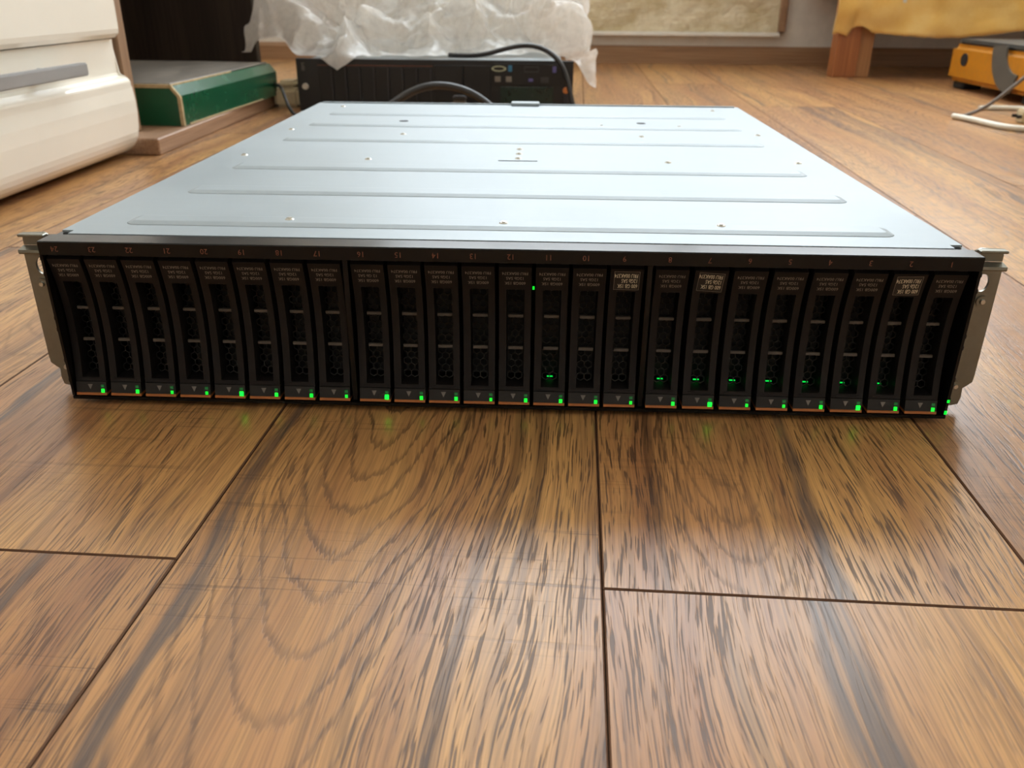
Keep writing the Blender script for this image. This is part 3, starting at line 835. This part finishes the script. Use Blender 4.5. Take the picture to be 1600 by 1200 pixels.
obj('logo', me, 'mark_grey', SV, (-0.2275, -0.0002, 0.075))

# crumpled plastic film over the server
def fbm(x, y, s, k, o=3):
    return noise.fractal(Vector((x*s, y*s, k)), 0.9, 2.1, o)
def crease(x, y, s, k):
    return 1.0 - abs(noise.noise(Vector((x*s, y*s, k))))*2.0
def sst(a, b_, t):
    t = min(1, max(0, (t-a)/(b_-a))); return t*t*(3-2*t)
_rw = random.Random(11)
WAVES = []
for k_ in range(10):
    f_ = 3.2*(1.36**k_); a_ = _rw.uniform(0, 2*math.pi)
    WAVES.append((f_*math.cos(a_), f_*math.sin(a_), _rw.uniform(0, 1), 0.075/f_**1.02, _rw.uniform(0, 9)))
def crumple(x, y, off=0.0):
    """facets with straight creases: triangle waves in random directions"""
    h_ = 0.0
    for fx, fy, ph, am, k in WAVES:
        t = fx*x + fy*y + ph + off + 0.9*noise.noise(Vector((x*5, y*5, k+off)))
        t = t - math.floor(t); h_ += am*(abs(2*t-1)*2-1)
    return h_
def make_bag():
    bm = bmesh.new(); NU, NV = 300, 220
    XL, XR = -0.535, 0.108
    grid = []
    for j in range(NV+1):
        rowv = []
        for i in range(NU+1):
            u = i/NU; v = j/NV
            x = XL + (XR-XL)*u
            le = sst(-0.40, -0.47, x); re = sst(0.03, 0.09, x)
            # free front hem; a pointed tongue reaches over the server's front edge
            s_f = 0.022 + 0.014*fbm(x, 0, 12, 3) + 0.030*sst(-0.19, -0.14, x)*(1-re) + 0.055*math.exp(-((x-0.0)/0.05)**2)*(1-re) + 0.065*le
            tg_ = max(0, 1-abs(x+0.338)/0.055)
            s_f -= 0.062*tg_**1.3
            s = s_f + (0.60-s_f)*v**1.15
            y = 1.155 + s; z = 0.0905
            if s < 0: y, z = 1.145, 0.0905 + s*0.55
            q = s - s_f
            zz = (0.075 + 0.10*le)*sst(0.0, 0.10 - 0.05*le, q) + 0.22*sst(0.03, 0.40, q)
            zz *= 0.8 + 0.5*fbm(x, y, 5, 11)
            z += max(0.0, zz)
            if le > 0: z += 0.022*le*(1-sst(0.0, 0.05, q))
            # left edge curls under, right edge slumps down beside the chassis
            fl = sst(-0.50, -0.535, x); fr_ = sst(0.058, 0.108, x)
            z -= fl*0.07*(0.5+v); z -= fr_*(0.050+0.06*v)
            amp = (0.15 + 0.85*sst(0.0, 0.08, q)) if s > 0 else 0.12
            c = crumple(x, y+0.6*z); c2 = crumple(y, x-0.4*z, 3.7)
            if s > 0:
                z += 0.95*c*amp; x_ = x + 0.8*c2*amp; y -= 0.75*c*amp
                if -0.418 < x_ < 0.055 and z < 0.0912: z = 0.0912
            else:
                x_ = x + 0.3*c2*amp; y -= abs(c)*0.25
            if x_ <= -0.418: z = max(z, 0.092)
            z = max(z, 0.004)
            rowv.append(bm.verts.new((x_, y, z)))
        grid.append(rowv)
    for j in range(NV):
        for i in range(NU): bm.faces.new([grid[j][i], grid[j][i+1], grid[j+1][i+1], grid[j+1][i]])
    return mesh_of(bm, 'plastic_film', True)
pb = obj('plastic_film', make_bag(), 'bag')
tag(pb, 'crumpled translucent white plastic film heaped on the rack server', 'plastic film')

# cables around the server
def cable(name, pts, r, m, label, cat='cable', group=None):
    o = obj(name, tube_mesh(name, pts, r), m); tag(o, label, cat, group); return o
cable('power_cable', [(-0.150, 1.190, 0.0940), (-0.125, 1.178, 0.0940), (-0.095, 1.172, 0.0940), (-0.060, 1.168, 0.104), (-0.020, 1.165, 0.114), (0.012, 1.158, 0.110), (0.034, 1.143, 0.098), (0.050, 1.132, 0.080), (0.060, 1.122, 0.050), (0.066, 1.115, 0.022), (0.075, 1.10, 0.0045), (0.10, 1.05, 0.0045), (0.13, 0.98, 0.0045)],
      0.0042, 'cable_black', 'black cable running over the server lid and down its right end')
cable('power_cable', [(-0.30, 0.90, 0.0062), (-0.27, 0.97, 0.0062), (-0.25, 1.02, 0.012), (-0.215, 1.04, 0.040), (-0.170, 1.045, 0.060), (-0.12, 1.045, 0.056), (-0.08, 1.04, 0.038), (-0.055, 1.03, 0.015), (-0.03, 1.00, 0.0062), (0.0, 0.93, 0.0062)],
      0.0060, 'cable_black', 'thick black cable looping in front of the server face')
pl_ = empty('cable_plug', (-0.125, 1.085, 0.0)); tag(pl_, 'grey plug with black collar standing behind the cable loop', 'plug')
obj('plug_body', bxm(-0.012, 0.016, -0.010, 0.010, 0.0, 0.030, 0.004, 2), 'cable_grey', pl_)
obj('plug_collar', bxm(-0.009, 0.013, -0.008, 0.008, 0.0302, 0.038, 0.002, 2), 'cable_black', pl_)
cable('thin_cable', [(-0.468, 1.20, 0.040), (-0.452, 1.18, 0.043), (-0.438, 1.15, 0.034), (-0.425, 1.12, 0.018), (-0.408, 1.09, 0.004), (-0.38, 1.04, 0.003), (-0.35, 0.98, 0.003)],
      0.0028, 'cable_black', 'thin black cable leaving the beige adapter left of the server')
ad = empty('power_adapter', (-0.490, 1.21, 0.0)); tag(ad, 'beige power adapter block beside the server and the green box', 'adapter')
ad.location.x = -0.448
obj('adapter_body', bxm(-0.026, 0.020, -0.004, 0.055, 0.0, 0.034, 0.006, 2), 'plug_beige', ad)
obj('adapter_cap', bxm(-0.018, 0.014, 0.002, 0.045, 0.0342, 0.046, 0.004, 2), 'plug_beige', ad)

# ------------------------------------------------------------------ bed with yellow blanket at the right
BD = empty('bed', (0.755, 1.95, 0)); tag(BD, 'low bed with thick orange-brown wooden legs by the back wall', 'bed')
lg = obj('leg', bxm(0.003, 0.062, 0.0, 0.046, 0.0, 0.20, 0.0015), 'leg_wood', BD)
obj('leg_brace', bxm(0.0625, 0.098, 0.008, 0.040, 0.0, 0.20, 0.0015), 'leg_wood_pale', BD)
obj('leg', bxm(1.48, 1.54, 0.0, 0.046, 0.0, 0.20, 0.0015), 'leg_wood', BD)
obj('leg', bxm(0.12, 0.16, 0.33, 0.376, 0.0, 0.20, 0.0015), 'leg_wood', BD)
obj('leg', bxm(1.48, 1.54, 0.33, 0.376, 0.0, 0.20, 0.0015), 'leg_wood', BD)
obj('bed_frame', bxm(0.0, 1.55, -0.002, 0.385, 0.2005, 0.26, 0.003), 'leg_wood', BD)
obj('mattress', bxm(0.0, 1.55, -0.004, 0.385, 0.2605, 0.40, 0.03, 3), 'mattress_cloth', BD)
def blanket():
    bm = bmesh.new(); NU, NV = 150, 46
    rows = []
    for j in range(NV+1):
        t = j/NV; row = []
        for i in range(NU+1):
            u = i/NU; x = 0.742 + 1.57*u
            px = x - 0.742
            # hem height: scalloped as it hangs
            hem = 0.110 - 0.004*math.sin(px*9.0) + 0.016*math.exp(-((px-0.058)/0.022)**2) - 0.010*math.exp(-((px-0.29)/0.14)**2) + 0.012*sst(0.3, 0.6, px) + 0.002*fbm(px, 0, 30, 2)
            if px < 0.036: hem = 0.103 + 0.004*math.sin(px*140)
            L = 0.41 - hem
            if t < 0.7:
                s = t/0.7; z = hem + L*s; y = 1.932
                wave = (1-s)*0.016*math.sin(px*21 + 1.2 + 1.5*fbm(px, s, 3, 4)) + (1-0.6*s)*0.010*fbm(px, s*0.25, 11, 6)
                if px < 0.045: wave += 0.010*(1-s)
                y += wave - 0.010
                x += 0.006*(1-s)*math.sin(px*17)
            else:
                s = (t-0.7)/0.3; z = 0.410 + 0.010*math.sin(min(1, s*5)*math.pi/2) + 0.004*fbm(px, s, 8, 3); y = 1.922 + 0.36*s
            row.append(bm.verts.new((x, y, z)))
        rows.append(row)
    for j in range(NV):
        for i in range(NU): bm.faces.new([rows[j][i], rows[j][i+1], rows[j+1][i+1], rows[j+1][i]])
    me = mesh_of(bm, 'blanket', True)
    return me
bl = obj('blanket', blanket(), 'fleece'); tag(bl, 'mustard yellow fleece blanket hanging over the bed edge', 'blanket')
sm_ = bl.modifiers.new('thickness', 'SOLIDIFY'); sm_.thickness = 0.006; sm_.offset = 1.0
tg = obj('care_tag', bxm(0.872, 0.894, 1.900, 1.903, 0.177, 0.190, 0.0005), 'cable_white', bl)

# orange-yellow case on the floor
CS = empty('tool_case', (0.955, 1.34, 0.0))
tag(CS, 'orange-yellow plastic case with a dark grey band standing by the bed', 'case')
obj('case_body', bxm(0.0, 0.36, 0.0, 0.40, 0.016, 0.094, 0.010, 3), 'case_yellow', CS)
obj('case_lid', bxm(0.006, 0.354, 0.004, 0.385, 0.0945, 0.105, 0.004, 2), 'case_dark', CS)
me = plate_mesh('carry_hole', ring(0, 0, 0.014, 24, 1.15, 0.95), [], 0.002); me.transform(Matrix.Rotation(math.pi/2, 4, 'X')); me.transform(Matrix.Rotation(math.pi/2, 4, 'Z'))
obj('carry_hole', me, 'case_black', CS, (-0.0006, 0.325, 0.064))
# sweeping grey band on the side
out_, in_ = [], []
for i in range(13):
    a = math.radians(180 + 95*i/12)
    out_.append((0.105 - 0.095*math.cos(a)*1.0, 0.100 + 0.085*math.sin(a)))
    in_.append((0.085 - 0.060*math.cos(a)*1.0, 0.104 + 0.052*math.sin(a)))
me = plate_mesh('side_band', out_ + list(reversed(in_)), [], 0.004); me.transform(Matrix.Rotation(math.pi/2, 4, 'X')); me.transform(Matrix.Rotation(math.pi/2, 4, 'Z'))
obj('side_band', me, 'case_grey', CS, (-0.0015, 0, 0))
for fy in (0.02, 0.335):
    for fx in (0.012, 0.30): obj('foot', bxm(fx, fx+0.045, fy, fy+0.05, 0.0, 0.0155, 0.003), 'case_black', CS)

# loose leads on the floor by the case
cable('lead', [(0.745, 1.175, 0.0030), (0.775, 1.17, 0.012), (0.80, 1.16, 0.040), (0.83, 1.15, 0.075), (0.86, 1.14, 0.11), (0.90, 1.13, 0.15)], 0.0030, 'cable_grey', 'thin grey cable rising off the floor beside the case')
cable('lead', [(0.728, 1.165, 0.0050), (0.740, 1.14, 0.0050), (0.745, 1.10, 0.0050), (0.750, 1.05, 0.0050), (0.765, 1.02, 0.0050), (0.80, 1.01, 0.0050), (0.86, 1.0, 0.0050)], 0.0048, 'cable_white', 'white cable lying on the floor in front of the case')
cable('lead', [(0.83, 1.29, 0.0046), (0.85, 1.295, 0.0046), (0.87, 1.30, 0.0046), (0.92, 1.285, 0.0046), (0.945, 1.27, 0.0046)], 0.0044, 'cable_white', 'short white cable end close to the orange-yellow case')
pg = empty('white_plug', (0.828, 1.13, 0.0)); tag(pg, 'cream plug with two dark prongs lying among the white cables', 'plug')
obj('plug_body', bxm(-0.006, 0.030, -0.014, 0.014, 0.0, 0.022, 0.003, 2), 'plug_beige', pg)
for q in (-0.008, 0.008): obj('prong', bxm(-0.0135, -0.0062, q-0.002, q+0.002, 0.008, 0.013), 'case_black', pg)
